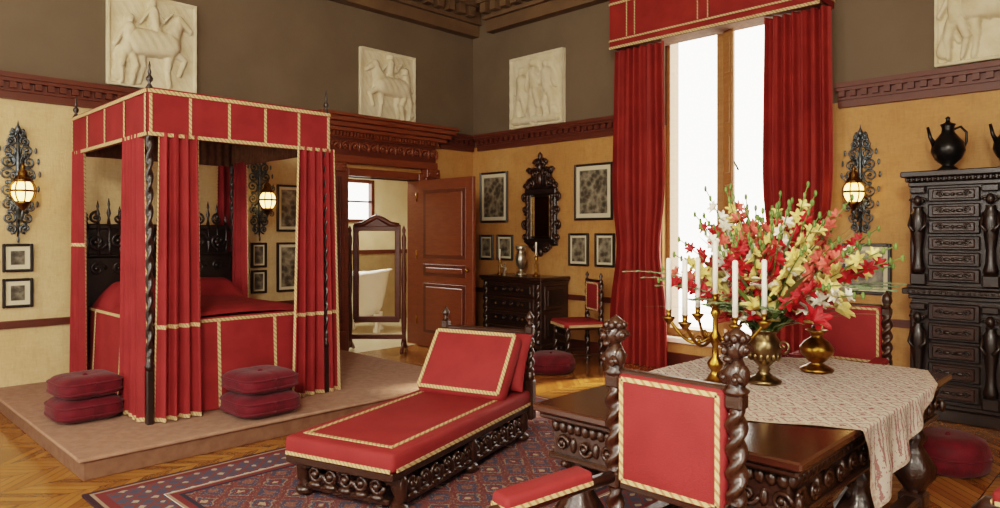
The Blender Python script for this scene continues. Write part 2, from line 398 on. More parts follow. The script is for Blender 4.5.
# cheval mirror
b=B('cheval_mirror',(-7.6,5.44,0),44.4)
for s_ in (-1,1):
    b.lathe([(.03,.06),(.04,.1),(.025,.2),(.035,.4),(.025,.7),(.035,.95),(.022,1.3),(.032,1.5),(.016,1.55),(.028,1.6),(.005,1.66)],(s_*.355,0,0),MAHD,10)
    b.tube([(s_*.355,-.24,.025),(s_*.355,-.15,.07),(s_*.355,0,.14),(s_*.355,.15,.07),(s_*.355,.22,.025)],.025,MAHD)
    b.box((s_*.275,0,1.05),(.075,.05,1.25),MAHD,.01)
b.box((0,0,.43),(.6,.05,.08),MAHD,.008); b.box((0,0,.2),(.7,.05,.06),MAHD,.008); b.box((0,0,1.62),(.6,.05,.06),MAHD,.008)
b.tube([(-.29,0,1.66),(-.18,0,1.68),(-.08,0,1.74),(0,0,1.78),(.08,0,1.74),(.18,0,1.68),(.29,0,1.66)],.035,MAHD)
b.sheet(lambda u,v:(-.2+.4*u,0,1.62+(.03+.12*math.sin(pi*u)**1.5)*v),12,2,MAHD)
b.done()

# ------------------------------------------------------------------ bed platform and bed
b=B('bed_platform')
b.bx(XA+.002,-4.93,1.3,4.68,0,.125,CARPD,.006); b.bx(XA+.002,-4.9,1.27,4.71,.125,.15,CARP,.006)
b.done()
b=B('four_poster_bed')
bx0,bx1,by0,by1=-7.3,-5.44,1.87,3.35; PZ=.15
for (x,y) in ((bx0,by0),(bx0,by1),(bx1,by0),(bx1,by1)):
    b.box((x,y,PZ+.2),(.055,.055,.4),EBOB,.01)
    b.lathe([(.03,0),(.034,.03),(.022,.06),(.03,.1)],(x,y,PZ+.4),EBOB,14)
    b.twist((x,y,PZ+.5),1.65,.022,EBOB,13,2,.3)
    b.lathe([(.03,0),(.022,.015),(.009,.04),(.024,.06),(.026,.075),(.009,.1),(.014,.12),(.006,.15),(.009,.17),(.002,.2)],(x,y,2.62),EBOB,12)
def canopy_side(p0,p1,n,npan,zb):
    p0=Vector(p0);p1=Vector(p1);n=Vector(n);z0,z1=2.27,2.62
    d=(p1-p0); L=d.length; 
    b.sheet(lambda u,v:tuple(p0+d*u+Vector((0,0,z0+(z1-z0)*v))+n*.006*math.sin(u*npan*2*pi)),npan*8,2,REDB)
    b.sheet(lambda u,v:tuple(p0+d*u+Vector((0,0,z0+(z1-z0)*v))-n*(.02+.008*math.sin(u*120))),140,2,LIN)
    q=n*.01
    for z in (z0+.016,z1-.018): b.band(p0+q+Vector((0,0,z)),p1+q+Vector((0,0,z)),.027,n,TRIM)
    for k in range(npan+1):
        c=p0+d*min(max(k/npan,.012),.988)+q*1.1; b.band(c+Vector((0,0,z0+.03)),c+Vector((0,0,z1-.04)),.02,n,TRIM)
e=.02
canopy_side((bx1+e,by0-e,0),(bx1+e,by1+e,0),(1,0,0),5,0)
canopy_side((bx0-e,by0-e,0),(bx1+e,by0-e,0),(0,-1,0),4,0)
canopy_side((bx0-e,by1+e,0),(bx1+e,by1+e,0),(0,1,0),4,0)
canopy_side((bx0-e,by0-e,0),(bx0-e,by1+e,0),(-1,0,0),5,0)
b.bx(bx0-e,bx1+e,by0-e,by1+e,2.6,2.63,REDB,.004)
b.sheet(lambda u,v:(bx0+(bx1-bx0)*u,by0+(by1-by0)*v,2.55+.01*math.sin(u*150)),150,2,LIN)
def curtain(b,p0,p1,z0,z1,folds,amp,mat,top=1.0,wtop=.8,edge=.06,tie=None,seg=10,nv=14,hem=.03,belt=None):
    p0=Vector(p0);p1=Vector(p1);d=p1-p0;n=Vector((-d.y,d.x,0)).normalized();c=(p0+p1)/2
    ph=random.random()*6
    def f(u,v):
        w=1+(wtop-1)*v
        if tie: w*=1-.22*math.exp(-((v-tie)/.12)**2)
        q=c+d*(u-.5)*w
        o=amp*(math.sin(2*pi*folds*u+ph)+.35*math.sin(2*pi*folds*2.3*u+ph*2+v*1.5))*(1.1-.35*v)
        q=q+n*o; return (q.x,q.y,z0+(z1-z0)*v)
    def mf(u,v):
        if edge and (u<edge or u>1-edge): return TRIM
        if hem and v<hem: return TRIM
        if belt and abs(v-belt)<.008: return TRIM
        return mat
    b.sheet(f,int(folds*seg),nv if not hem else 72,mat,True,mf)
zt=2.3
curtain(b,(-5.99,by0-.02,0),(-5.485,by0-.02,0),PZ+.01,zt,5,.026,REDB,wtop=.72,edge=.028,hem=.014)
curtain(b,(bx1+.025,1.905,0),(bx1+.025,2.25,0),PZ+.01,zt,4,.035,REDB,wtop=.85,edge=.03,hem=.014,belt=.33)
curtain(b,(bx1+.02,3.0,0),(bx1+.02,3.46,0),PZ+.01,zt,5,.035,REDB,wtop=.78,edge=.026,hem=.014,belt=.33)
curtain(b,(-5.85,by1+.02,0),(-5.5,by1+.02,0),PZ+.01,zt,4,.028,REDB,edge=.03,hem=.014)
curtain(b,(bx0+.0,by0-.02,0),(bx0+.36,by0-.02,0),PZ+.01,zt,4,.03,REDB,wtop=.7,edge=.03,hem=.014,belt=.6)
curtain(b,(bx0+.03,by1,0),(bx0+.34,by1,0),PZ+.01,zt,4,.03,REDB,wtop=.7,edge=.03,hem=.014)
curtain(b,(bx0-.06,by1-.15,0),(bx0-.06,by1+.05,0),PZ+.01,zt,2,.03,REDB,edge=.03,hem=0)
# spread
sx0,sx1,sy0,sy1,sz=-7.2,-5.54,1.97,3.25,.93
def topf(u,v):
    x=sx0+(sx1-sx0)*u;y=sy0+(sy1-sy0)*v
    cr=min(1,8*min(1-u,v,1-v)); bol=.17*math.exp(-((u-.14)/.13)**4)
    return (x,y,sz-.05+.05*math.sqrt(cr)+.03*math.sin(pi*v)+bol*min(1,9*min(v,1-v))**.5)
b.sheet(topf,50,40,REDB)
per=[(sx0,sy0),(sx1-.03,sy0),(sx1,sy0+.03),(sx1,sy1-.03),(sx1-.03,sy1),(sx0,sy1)]
for k in range(5):
    (xa,ya),(xb,yb)=per[k],per[k+1]; nn=Vector((yb-ya,-(xb-xa),0)).normalized(); LL=math.hypot(xb-xa,yb-ya)
    def sk(u,v,xa=xa,xb=xb,ya=ya,yb=yb,nn=nn,LL=LL):
        o=(.015+.03*(1-v))*(1-0)+.008*math.sin(u*LL*14)*(1-v)
        return (xa+(xb-xa)*u+nn.x*o,ya+(yb-ya)*u+nn.y*o,PZ+.01+(sz-.05-PZ)*v)
    b.sheet(sk,max(2,int(LL*24)),6,REDB)
for y in (2.42,2.9): b.band((sx1+.052,y,PZ+.02),(sx1+.022,y,sz-.06),.024,(1,0,0),TRIM)
b.band((sx1+.022,sy0+.03,sz-.065),(sx1+.022,sy1-.03,sz-.065),.024,(1,0,0),TRIM)
b.band((sx0,sy0-.022,sz-.065),(sx1-.03,sy0-.022,sz-.065),.024,(0,-1,0),TRIM)
for x in (-7.0,-6.3): b.band((x,sy0-.052,PZ+.02),(x,sy0-.022,sz-.06),.024,(0,-1,0),TRIM)
# headboard
hx=bx0+.02
b.box((hx,2.61,.85),(.06,1.40,1.0),EBOB,.01)
for z in (1.34,1.62): b.box((hx,2.61,z),(.06,1.40,.05),EBOB,.01)
b.box((hx-.01,2.61,1.48),(.02,1.36,.26),EBOB)
for k in range(15):
    y=1.95+k*.094
    b.lathe([(.02,0),(.01,.05),(.022,.12),(.01,.18),(.02,.28)],(hx+.02,y,1.35),EBOB,8)
    h=.10+.12*abs(math.sin(k*pi/3.5))
    b.lathe([(.02,0),(.009,h*.3),(.022,h*.5),(.008,h*.75),(.014,h*.88),(.002,h*1.15)],(hx,y,1.64),EBOB,8)
for k in range(7):
    y=2.03+k*.19
    b.scroll((hx+.03,y,1.48),.085,EBOB,(0,1,0),(0,0,1),1.4,.018,0,1 if k%2 else -1)
    b.scroll((hx+.01,y,1.70),.06,EBOB,(0,1,0),(0,0,1),1.2,.014,pi/2,-1 if k%2 else 1)
    b.scroll((hx+.035,y,1.22),.07,EBOB,(0,1,0),(0,0,1),1.4,.015,0,1)
b.done()

# thick tufted box cushions: a rounded-square drum with seams gathered to buttons
def floor_cushion(c,w,h,rz):
    b=B('floor_cushion',c,rz); n=48; m=22
    def f(u,v):
        a=2*pi*u; t=pi*(v-.5)
        ct=abs(math.cos(t))**.45; st=math.copysign(abs(math.sin(t))**.75,math.sin(t))
        sq=1/((abs(math.cos(a))**4.5+abs(math.sin(a))**4.5)**(1/4.5))
        pl=1-.018*abs(math.sin(a*12))*abs(math.cos(t))
        r=w/2*ct*sq*pl
        dim=.14*math.exp(-(ct/.28)**2)
        gx=math.exp(-((r*math.cos(a))/(w*.02)-0)**2); gy=math.exp(-((r*math.sin(a))/(w*.02))**2)
        z=h/2+h/2*st*(1-dim-.05*max(gx,gy)*(1 if abs(st)>.6 else 0))
        return (r*math.cos(a),r*math.sin(a),z)
    b.sheet(f,n,m,VELV)
    for zz in (.30,.70):
        pts=[]
        for i in range(49):
            a=2*pi*i/48; sq=1/((abs(math.cos(a))**4.5+abs(math.sin(a))**4.5)**(1/4.5)); r=w/2*sq*.985
            pts.append((r*math.cos(a),r*math.sin(a),h*zz))
        b.tube(pts,.009,VELV,6)
    b.ell((0,0,h*.9),.02,VELV,8,6)
    b.done()
floor_cushion((-5.99,1.59,.15),.47,.18,0); floor_cushion((-5.97,1.59,.325),.44,.17,4)
floor_cushion((-5.175,2.6,.15),.51,.18,0); floor_cushion((-5.18,2.6,.325),.48,.17,3)

# ------------------------------------------------------------------ rug
rx0,rx1,ry0,ry1=-4.65,-2.1,1.22,5.0
RUG=gulmat('persian_rug',.26,.22,'#4c4650',[(0,'#a8927c'),(.1,'#683538'),(.22,'#45485a'),(.32,'#8f7868'),(.37,'#6a3a3a'),(.52,'#6f4440'),(.64,'#484456'),(.82,'#7c5348')],(rx1-rx0)/2,(ry1-ry0)/2,('#a8947c','#4a4a5c','#6e403c'),fine=42,warp=.35)
b=B('persian_rug'); b.bx(rx0,rx1,ry0,ry1,.001,.014,RUG)
b.done()

# ------------------------------------------------------------------ chaise longue
b=B('chaise_longue',(-3.36,2.13,.014),16.9)
W=.39; L=1.77; sh=.37
b.box((0,L/2-.02,sh-.055),(2*W,L-.04,.11),RED,.03)
b.box((0,L/2,sh-.13),(2*W-.02,L,.05),EBO,.01)
for (p,q,n) in (((-W-.002,.03,sh-.095),(-W-.002,L-.05,sh-.095),(-1,0,0)),((W+.002,.03,sh-.095),(W+.002,L-.05,sh-.095),(1,0,0)),((-W+.02,-.002,sh-.095),(W-.02,-.002,sh-.095),(0,-1,0))):
    b.band(p,q,.02,n,TRIM)
for xx in (-W+.085,W-.085): b.band((xx,.1,sh+.001),(xx,L-.35,sh+.001),.026,(0,0,1),TRIM)
b.band((-W+.07,.1,sh+.002),(W-.07,.1,sh+.002),.026,(0,0,1),TRIM)
def chaiseleg(x,y):
    b.tube([(x,y,.22),(x*1.06,y-.0,.17),(x*1.1,y,.1),(x*1.0,y,.06),(x*1.05,y,.02)],[.045,.05,.035,.03,.045],EBO,10)
    b.ell((x*1.06,y,.035),(.055,.055,.035),EBO); b.box((x,y,.2),(.1,.1,.08),EBO,.015)
for y in (.12,.9,1.66):
    for x in(-.32,.32): chaiseleg(x,y)
for x in (-.34,.34):
    b.box((x,.9,.07),(.05,1.5,.035),EBO,.01)
    for k in range(12):
        y=.22+k*.122
        b.scroll((x*1.04,y,.155),.055,EBO,(0,1,0),(0,0,1),1.3,.016,pi*(k%2),1 if k%2 else -1)
        b.ell((x*1.03,y+.06,.12),(.02,.03,.05),EBO,8,6)
        b.ell((x*1.03,y,.085),(.03,.05,.022),EBO,8,6)
for y in (.1,1.66):
    b.box((0,y,.07),(.6,.05,.035),EBO,.01)
    for k in range(5):
        xx=-.22+k*.11; b.scroll((xx,y-.02,.155),.052,EBO,(1,0,0),(0,0,1),1.3,.016,pi*(k%2),1 if k%2 else -1); b.ell((xx,y-.02,.09),(.05,.03,.025),EBO,8,6)
for s_ in (-1,1):
    x=s_*(W-.02); y=L-.03
    b.box((x,y,.3),(.075,.075,.3),EBO,.012); b.lathe([(.04,0),(.03,.02),(.036,.04)],(x,y,.45),EBO,12)
    b.twist((x,y,.49),.3,.027,EBO,4,2,.3)
    b.box((x,y,.82),(.065,.065,.07),EBO,.012); b.lathe([(.03,0),(.014,.015),(.03,.045),(.033,.06),(.015,.085),(.005,.105)],(x,y,.855),EBO,12)
b.box((0,L-.03,.79),(2*W-.06,.04,.05),EBO,.01)
b.box((0,L-.03,.55),(2*W-.08,.03,.4),RED,.01)
Mh=Matrix.Translation((0,L-.29,sh+.2))@R('X',54)
b.box((0,0,0),(2*W-.06,.52,.13),RED,.05,Mh)
for (p,q) in (((-.33,-.23),(.33,-.23)),((-.33,.23),(.33,.23)),((-.33,-.23),(-.33,.23)),((.33,-.23),(.33,.23))):
    b.band(Mh@Vector((p[0],p[1],.067)),Mh@Vector((q[0],q[1],.067)),.026,Mh.to_3x3()@Vector((0,0,1)),TRIM)
b.pillow((.06,L-.13,sh+.22),(.68,.44,.18),RED,R('X',65))
b.done()

# ------------------------------------------------------------------ table
tx0,tx1,ty0,ty1=-2.13,-.92,2.38,4.5
b=B('carved_library_table')
b.bx(tx0,tx1,ty0,ty1,.745,.78,WAL,.008); b.bx(tx0+.02,tx1-.02,ty0+.02,ty1-.02,.715,.745,EBO,.01)
b.bx(tx0+.07,tx1-.07,ty0+.07,ty1-.07,.54,.715,EBO,.006)
b.bx(tx0+.05,tx1-.05,ty0+.05,ty1-.05,.535,.56,EBO,.008)
def gadroon(p0,p1,n,nr):
    p0=Vector(p0);p1=Vector(p1)
    for k in range(n):
        c=p0.lerp(p1,(k+.5)/n); w=(p1-p0).length/n*.5
        d=(p1-p0).normalized()
        r=(abs(d.x)*w+abs(nr[0])*.022+.002,abs(d.y)*w+abs(nr[1])*.022+.002,.03)
        b.ell(c+Vector((0,0,.685)),r,EBO,10,6)
        if k%3==1:
            b.scroll(c+Vector(nr)*.012+Vector((0,0,.61)),.038,EBO,d,(0,0,1),1.3,.01,0,1 if k%2 else -1)
            b.ell(c+Vector((0,0,.61))+d*.055,(.018,.018,.035),EBO,8,6)
gadroon((tx0+.07,ty0+.07,0),(tx1-.07,ty0+.07,0),26,(0,-1,0)); gadroon((tx0+.07,ty1-.07,0),(tx1-.07,ty1-.07,0),26,(0,1,0))
gadroon((tx1-.07,ty0+.07,0),(tx1-.07,ty1-.07,0),44,(1,0,0)); gadroon((tx0+.07,ty0+.07,0),(tx0+.07,ty1-.07,0),44,(-1,0,0))
legp=[(.07,.0),(.075,.05),(.04,.08),(.05,.1),(.035,.13),(.06,.17),(.1,.23),(.105,.29),(.07,.35),(.04,.4),(.06,.43),(.06,.45),(.04,.48),(.065,.53),(.065,.56)]
for x in (tx0+.15,tx1-.15):
    for y in (ty0+.16,(ty0+ty1)/2,ty1-.16):
        b.lathe(legp,(x,y,.014 if x<-1.9 else 0),EBO,24,None,8,.07)
        b.box((x,y,.1),(.13,.13,.08),EBO,.012)
        for s1 in (-1,1):
            b.scroll((x,y+s1*.12,.47),.06,EBO,(0,1,0),(0,0,1),1.3,.016,pi/2,s1)
    b.box((x,(ty0+ty1)/2,.1),(.09,ty1-ty0-.36,.05),EBO,.012)
b.box(((tx0+tx1)/2,(ty0+ty1)/2,.1),(tx1-tx0-.3,.09,.05),EBO,.012)
b.done()
CLOTH=gulmat('brocade_cloth',.12,.12,'#976864',[(0,'#8e5858'),(.12,'#c9bcae'),(.28,'#a37672'),(.36,'#cfc3b6'),(.6,'#9c706e'),(.70,'#c9bcae')],fine=60,fthr=.25,warp=.3,lt='#d8cec2')
b=B('tablecloth')
qa,qb,qc,qd=Vector((-1.42,2.70)),Vector((-.56,3.12)),Vector((-1.16,4.85)),Vector((-2.6,3.65))
def clf(u,v):
    p=(qa*(1-u)+qb*u)*(1-v)+(qd*(1-u)+qc*u)*v
    x,y=p; z=.784+.002*math.sin(x*17+y*9); 
    sc_=.012*abs(math.sin((u if min(v,1-v)<.02 else v)*60*pi)) if min(u,v,1-u,1-v)<.001 else 0
    if x>tx1+.012:
        dd=x-(tx1+.012); z-=dd; x=tx1+.016+.02*min(1,dd*5)*(1+math.sin(y*24)); y=y-dd*.12
    if x<tx0-.012:
        dd=(tx0-.012)-x; z-=dd; x=tx0-.016-.02*min(1,dd*5)*(1+math.sin(y*26))
    if y>ty1+.012:
        dd=y-(ty1+.012); z-=dd; y=ty1+.016+.02*min(1,dd*5)*(1+math.sin(x*26))
    return (x,y,z)
FRC=simple('cloth_edge','#d6cbb8','#b08c80',.9,sc=60)
b.sheet(clf,110,110,CLOTH,True,lambda u,v: FRC if min(u,v,1-u,1-v)<.02 else CLOTH)
b.done()

# ------------------------------------------------------------------ candelabrum
b=B('candelabrum',(-1.68,3.25,.787))
b.lathe([(.085,0),(.088,.012),(.07,.025),(.045,.035),(.03,.06),(.02,.08),(.035,.1),(.04,.12),(.018,.15),(.014,.2),(.028,.23),(.03,.25),(.014,.28),(.012,.34),(.025,.37),(.012,.4)],(0,0,0),BRASS,24)
def candle(x,y,z,h):
    b.lathe([(.008,-.03),(.03,0),(.034,.008),(.012,.012),(.014,.04),(.018,.045)],(x,y,z),BRASS,14)
    b.lathe([(.0135,0),(.013,h-.006),(.007,h)],(x,y,z+.04),WAX,12); b.tube([(x,y,z+.04+h),(x,y,z+.05+h)],.0015,FRM,5)
for q in range(6):
    a=q*2*pi/6+.35; r=.23
    pts=[]
    for k in range(13):
        t=k/12; pts.append((math.cos(a)*r*t,math.sin(a)*r*t,.27-.07*math.sin(pi*t)+.06*t*t))
    b.tube(pts,.008,BRASS,7); b.scroll((math.cos(a)*r*.55,math.sin(a)*r*.55,.24),.03,BRASS,(math.cos(a),math.sin(a),0),(0,0,1),1.2,.005)
    candle(math.cos(a)*r,math.sin(a)*r,.33,.27)
candle(0,0,.42,.27)
b.done()
b=B('brass_urn',(-1.55,3.52,.787),0,.82)
b.lathe([(.1,0),(.105,.015),(.08,.03),(.05,.045),(.03,.07),(.04,.085),(.03,.1),(.06,.13),(.095,.18),(.1,.23),(.09,.27),(.07,.3),(.075,.32),(.09,.335),(.085,.335),(.07,.31)],(0,0,0),SILV,28,None,14,.02)
for k in range(14):
    a=2*pi*k/14; b.ell((.085*math.cos(a),.085*math.sin(a),.17),(.018,.018,.03),SILV,8,5)
for s_ in(-1,1): b.scroll((s_*.12,0,.24),.045,SILV,(s_,0,0),(0,0,1),1.2,.008,-pi/2,1)
b.done()
b=B('brass_bowl_vase',(-1.47,4.02,.787))
b.lathe([(.085,0),(.09,.012),(.06,.03),(.03,.045),(.05,.06),(.085,.1),(.09,.13),(.065,.165),(.03,.19),(.035,.21),(.06,.23),(.055,.23),(.03,.21)],(0,0,0),BRASS,24)
b.done()
# bouquet
b=B('flower_bouquet',(-1.56,3.56,1.065))
def floret(c,d,sz,mat):
    d=Vector(d).normalized(); a=d.orthogonal().normalized(); e=d.cross(a); c=Vector(c); o=random.random()*6
    vs=[];fs=[]
    for k in range(6):
        t=o+k*pi/3; rad=a*math.cos(t)+e*math.sin(t); tg=a*-math.sin(t)+e*math.cos(t)
        i=len(vs)
        vs+=[c,c+d*sz*.6+rad*sz*.35-tg*sz*.36,c+d*sz*.75+rad*sz*(.95+.2*random.random())-tg*sz*.18,c+d*sz*.7+rad*sz*1.15,c+d*sz*.75+rad*sz*.95+tg*sz*.18,c+d*sz*.6+rad*sz*.35+tg*sz*.36]
        fs.append((i,i+1,i+2,i+3)); fs.append((i,i+3,i+4,i+5))
    b.add(vs,fs,mat,True)
CAND=Vector((-.2,-1,0)).normalized()
cols=[FRED,FCRM,FPNK,FCRM,FRED,FCRM,FPNK,FRED,FWHT]
for k in range(76):
    az=2*pi*((k*.618)%1); tt=((k*.37)%1); tilt=math.radians(3+76*tt); Ls=random.uniform(.58,.88)*(1-.06*(tt<.25))
    m=cols[k%9]; pts=[]; h=Vector((math.cos(az),math.sin(az),0)); st=h*.03
    if h.dot(CAND)>.72 and tilt>.5: tilt*=.45; Ls*=.85
    for j in range(15):
        t=j/14; tl=tilt*(.5+.62*t); 
        if j: p=p+ (h*math.sin(tl)+Vector((0,0,1))*math.cos(tl))*Ls/14
        else: p=st+Vector((0,0,-.06))
        pts.append(p.copy())
    b.tube(pts,[.004]*8+[.003]*7,GREEN,5)
    for j in range(6,15):
        s_=.05*(1-.6*(j-6)/9); side=(h.cross(Vector((0,0,1)))*(1 if j%2 else -1)+Vector((random.uniform(-.5,.5),random.uniform(-.5,.5),.5)))
        if j>12: b.ell(pts[j],(.009,.009,.018),GREEN,6,5)
        else: floret(pts[j],side,s_*1.1,m)
for k in range(50):   # round blooms low
    az=random.random()*2*pi; r=random.uniform(.08,.36); c=Vector((math.cos(az)*r,math.sin(az)*r,random.uniform(.02,.26)))
    if Vector((c.x,c.y,0)).dot(CAND)>.16: c*=.5
    mm=random.choice([FWHT,FCRM,FPNK,FRED,FCRM])
    for q in range(2): floret(c,c+Vector((0,0,.15)),.068-.02*q,mm)
def leaf(p,h,tilt,Ls,w,mat,droop=.8):
    h=Vector(h); q=Vector(p); sd=h.cross(Vector((0,0,1))); row=[]
    if h.dot(CAND)>.7: Ls*=.6
    for j in range(9):
        t=j/8; tl=tilt+droop*t*t
        row.append((q.copy(),w*math.sin(pi*min(.98,t*.85+.12)))); q=q+(h*math.sin(tl)+Vector((0,0,1))*math.cos(tl))*Ls/8
    vs=[]
    for c,ww in row: vs+=[c-sd*ww,c+sd*ww]
    b.add(vs,[(2*i,2*i+1,2*i+3,2*i+2) for i in range(8)],mat,True)
for k in range(180):
    az=random.random()*2*pi; leaf((0,0,-.02),(math.cos(az),math.sin(az),0),random.uniform(.1,1.3),random.uniform(.3,.72),random.uniform(.01,.018),random.choice([GREEN,GREEN,GREEN2]),.5)
for k in range(26):   # trailing eucalyptus
    az=random.choice([random.uniform(2.7,4.0),random.uniform(0,6.28)]); h=Vector((math.cos(az),math.sin(az),0)); p=Vector((0,0,.0)); Ls=random.uniform(.5,.82); pts=[]
    if h.dot(CAND)>.7: Ls*=.5
    for j in range(12):
        tl=.8+.075*j; p=p+(h*math.sin(tl)+Vector((0,0,1))*math.cos(tl))*Ls/11; pts.append(p.copy())
        if j>2:
            for s_ in(-1,1): b.ell(p+h.cross(Vector((0,0,1)))*s_*.018,(.016,.016,.004),GREEN2,7,4)
    b.tube(pts,.003,GREEN2,5)
b.done()

# ------------------------------------------------------------------ armchairs
def figure_head(b,x,y,z,k=1.25):
    T0=b.T; b.T=b.T@Matrix.Translation((x,y,z))@R('Z',-25)@Matrix.Diagonal((k,k,1.08,1))
    b.lathe([(.026,0),(.034,.012),(.022,.022),(.028,.045),(.034,.065),(.022,.085),(.015,.105)],(0,0,0),EBO,12)   # bust
    b.ell((0,-.002,.132),(.025,.030,.036),EBO,12,9)  # head
    b.ell((0,-.034,.128),(.007,.013,.014),EBO,8,5)   # nose
    b.ell((0,-.026,.103),(.013,.013,.011),EBO,8,5)     # chin
    b.box((0,-.029,.147),(.036,.014,.007),EBO,.002)   # brow
    for s_ in(-1,1):
        b.ell((s_*.011,-.029,.139),(.006,.005,.004),EBO,6,4)
        b.scroll((s_*.026,.005,.128),.02,EBO,(0,1,0),(0,0,1),1.2,.009)
        b.scroll((s_*.02,-.02,.045),.02,EBO,(s_,0,0),(0,0,1),1.2,.008)
        b.ell((s_*.028,-.0,.06),(.010,.018,.03),EBO,8,6)
    for q in range(7):
        a=q*2*pi/7; b.ell((.024*math.cos(a),.024*math.sin(a),.162),(.011,.011,.014),EBO,7,5)
    b.lathe([(.026,0),(.02,.018),(.006,.03),(.002,.034)],(0,.002,.16),EBO,12)
    b.T=T0
def armchair(loc,rz,splay=.1,name='armchair',fig=True):
    b=B(name,loc,rz); w=.225; yb=.25
    for s_ in(-1,1):
        x=s_*w
        b.box((x,yb,.22),(.06,.06,.3),EBO,.008); b.lathe([(.035,0),(.04,.03),(.028,.07)],(x,yb,0),EBO,12)
        b.box((x,yb,.47),(.06,.06,.1),EBO,.008); b.twist((x,yb,.52),.14,.026,EBO,2,2,.3)
        b.box((x,yb,.69),(.058,.058,.06),EBO,.008); b.twist((x,yb,.72),.3,.028,EBO,4,2,.32)
        b.box((x,yb,1.035),(.058,.058,.05),EBO,.008)
        if fig: figure_head(b,x,yb,1.055)
        else: b.lathe([(.03,0),(.02,.02),(.035,.05),(.03,.08),(.004,.12)],(x,yb,1.055),EBO,12)
        xf=s_*(w+.03); xe=s_*(w+splay)
        b.lathe([(.035,0),(.042,.03),(.028,.06),(.036,.09)],(xf,-.22,0),EBO,12); b.twist((xf,-.22,.09),.26,.026,EBO,3,2,.3); b.box((xf,-.22,.4),(.06,.06,.11),EBO,.008)
        b.lathe([(.03,0),(.018,.03),(.032,.09),(.018,.15),(.024,.2)],(xf,-.2,.455),EBO,12)
        p0=Vector((x,yb-.02,.70)); p1=Vector((xe,-.26,.675)); d=(p1-p0).normalized()
        b.tube([p0,p0.lerp(p1,.5),p1,p1+Vector((0,-.03,-.03))],[.022,.022,.03,.02],EBO,9)
        b.scroll(p1+Vector((0,-.01,-.03)),.03,EBO,(0,1,0),(0,0,1),1.2,.012)
        q0=p0.lerp(p1,.24); q1=p0.lerp(p1,.96); nx=Vector((d.y,-d.x,0)).normalized()
        M=Matrix((nx,d,nx.cross(d))).transposed().to_4x4(); M.translation=(q0+q1)/2+Vector((0,0,.035))
        b.box((0,0,0),(.09,(q1-q0).length,.05),RED,.018,M)
        for e_ in(-1,1): b.box((e_*.0465,0,-.014),(.004,(q1-q0).length-.02,.014),TRIM,0,M)
        b.box((0,(q1-q0).length/2+.001,-.014),(.08,.004,.014),TRIM,0,M)
    b.box((0,0,.43),(.5,.5,.05),EBO,.008); b.box((0,-.01,.475),(.5,.5,.07),RED,.025); 
    for (p,q,n) in (((-.24,-.262,.455),(.24,-.262,.455),(0,-1,0)),((-.252,-.24,.455),(-.252,.22,.455),(-1,0,0)),((.252,-.24,.455),(.252,.22,.455),(1,0,0))): b.band(p,q,.03,n,TRIM)
    b.box((0,-.22,.2),(.46,.03,.09),EBO,.01)
    for k in range(4): b.scroll((-.15+k*.1,-.24,.2),.04,EBO,(1,0,0),(0,0,1),1.3,.01,0,1 if k%2 else -1)
    for s_ in(-1,1): b.box((s_*w,0,.13),(.035,.44,.04),EBO,.008)
    b.box((0,yb,.13),(.42,.035,.04),EBO,.008)
    b.box((0,yb-.005,.875),(.395,.05,.385),RED,.018); b.box((0,yb,1.07),(.4,.03,.02),EBO,.006); b.box((0,yb,.675),(.4,.03,.03),EBO,.006)
    for s_,n in((-1,(0,-1,0)),(1,(0,1,0))):
        yy=yb-.005+s_*.026
        for (p,q) in (((-.178,.70),(.178,.70)),((-.178,1.05),(.178,1.05)),((-.178,.70),(-.178,1.05)),((.178,.70),(.178,1.05))):
            b.band((p[0],yy,p[1]),(q[0],yy,q[1]),.015,n,TRIM)
    b.done()
armchair((-1.215,1.80,0),0)
armchair((-1.64,4.85,0),0,.03,fig=False)
armchair((-.2,2.47,0),-90,.03)

# side chair by wall
b=B('side_chair',(-5.22,6.66,0),-30,1.04)
for s_ in(-1,1):
    x=s_*.2
    b.twist((x,.2,0),.44,.026,EBO,4); b.twist((x,.2,.5),.46,.024,EBO,5); b.lathe([(.022,0),(.01,.02),(.024,.05),(.003,.09)],(x,.2,.96),EBO,10)
    b.twist((x,-.2,0),.44,.026,EBO,4); b.box((x,.2,.47),(.05,.05,.08),EBO,.006); b.box((x,0,.12),(.03,.38,.03),EBO,.005)
b.box((0,0,.43),(.44,.44,.04),EBO,.006); b.box((0,-.01,.47),(.48,.48,.07),RED,.025); b.box((0,-.2,.12),(.38,.03,.03),EBO,.005); b.box((0,-.2,.3),(.38,.03,.08),EBO,.01)
b.box((0,.2,.77),(.37,.05,.34),RED,.016); b.box((0,.2,.95),(.38,.03,.03),EBO,.006)
b.band((-.22,-.252,.455),(.22,-.252,.455),.03,(0,-1,0),TRIM); b.band((.242,-.2,.455),(.242,.2,.455),.03,(1,0,0),TRIM)
for (p,q) in (((-.165,.62),(.165,.62)),((-.165,.92),(.165,.92)),((-.165,.62),(-.165,.92)),((.165,.62),(.165,.92))): b.band((p[0],.173,p[1]),(q[0],.173,q[1]),.02,(0,-1,0),TRIM)
b.done()
def pouf(c,r,h):
    b=B('round_pouf',c)
    b.lathe([(r*.7,0),(r*.93,h*.12),(r,h*.38),(r*.97,h*.5),(r,h*.62),(r*.9,h*.88),(r*.6,h),(r*.1,h*.96),(.001,h*.95)],(0,0,0),VELV,36,None,12,.02)
    pts=[(r*.99*math.cos(a*pi/16),r*.99*math.sin(a*pi/16),h*.5) for a in range(33)]; b.tube(pts,.009,VELV,6); b.ell((0,0,h*.97),.018,VELV,8,6)
    b.done()
pouf((-5.1,6.02,0),.27,.22); pouf((-1.12,5.35,0),.24,.24)

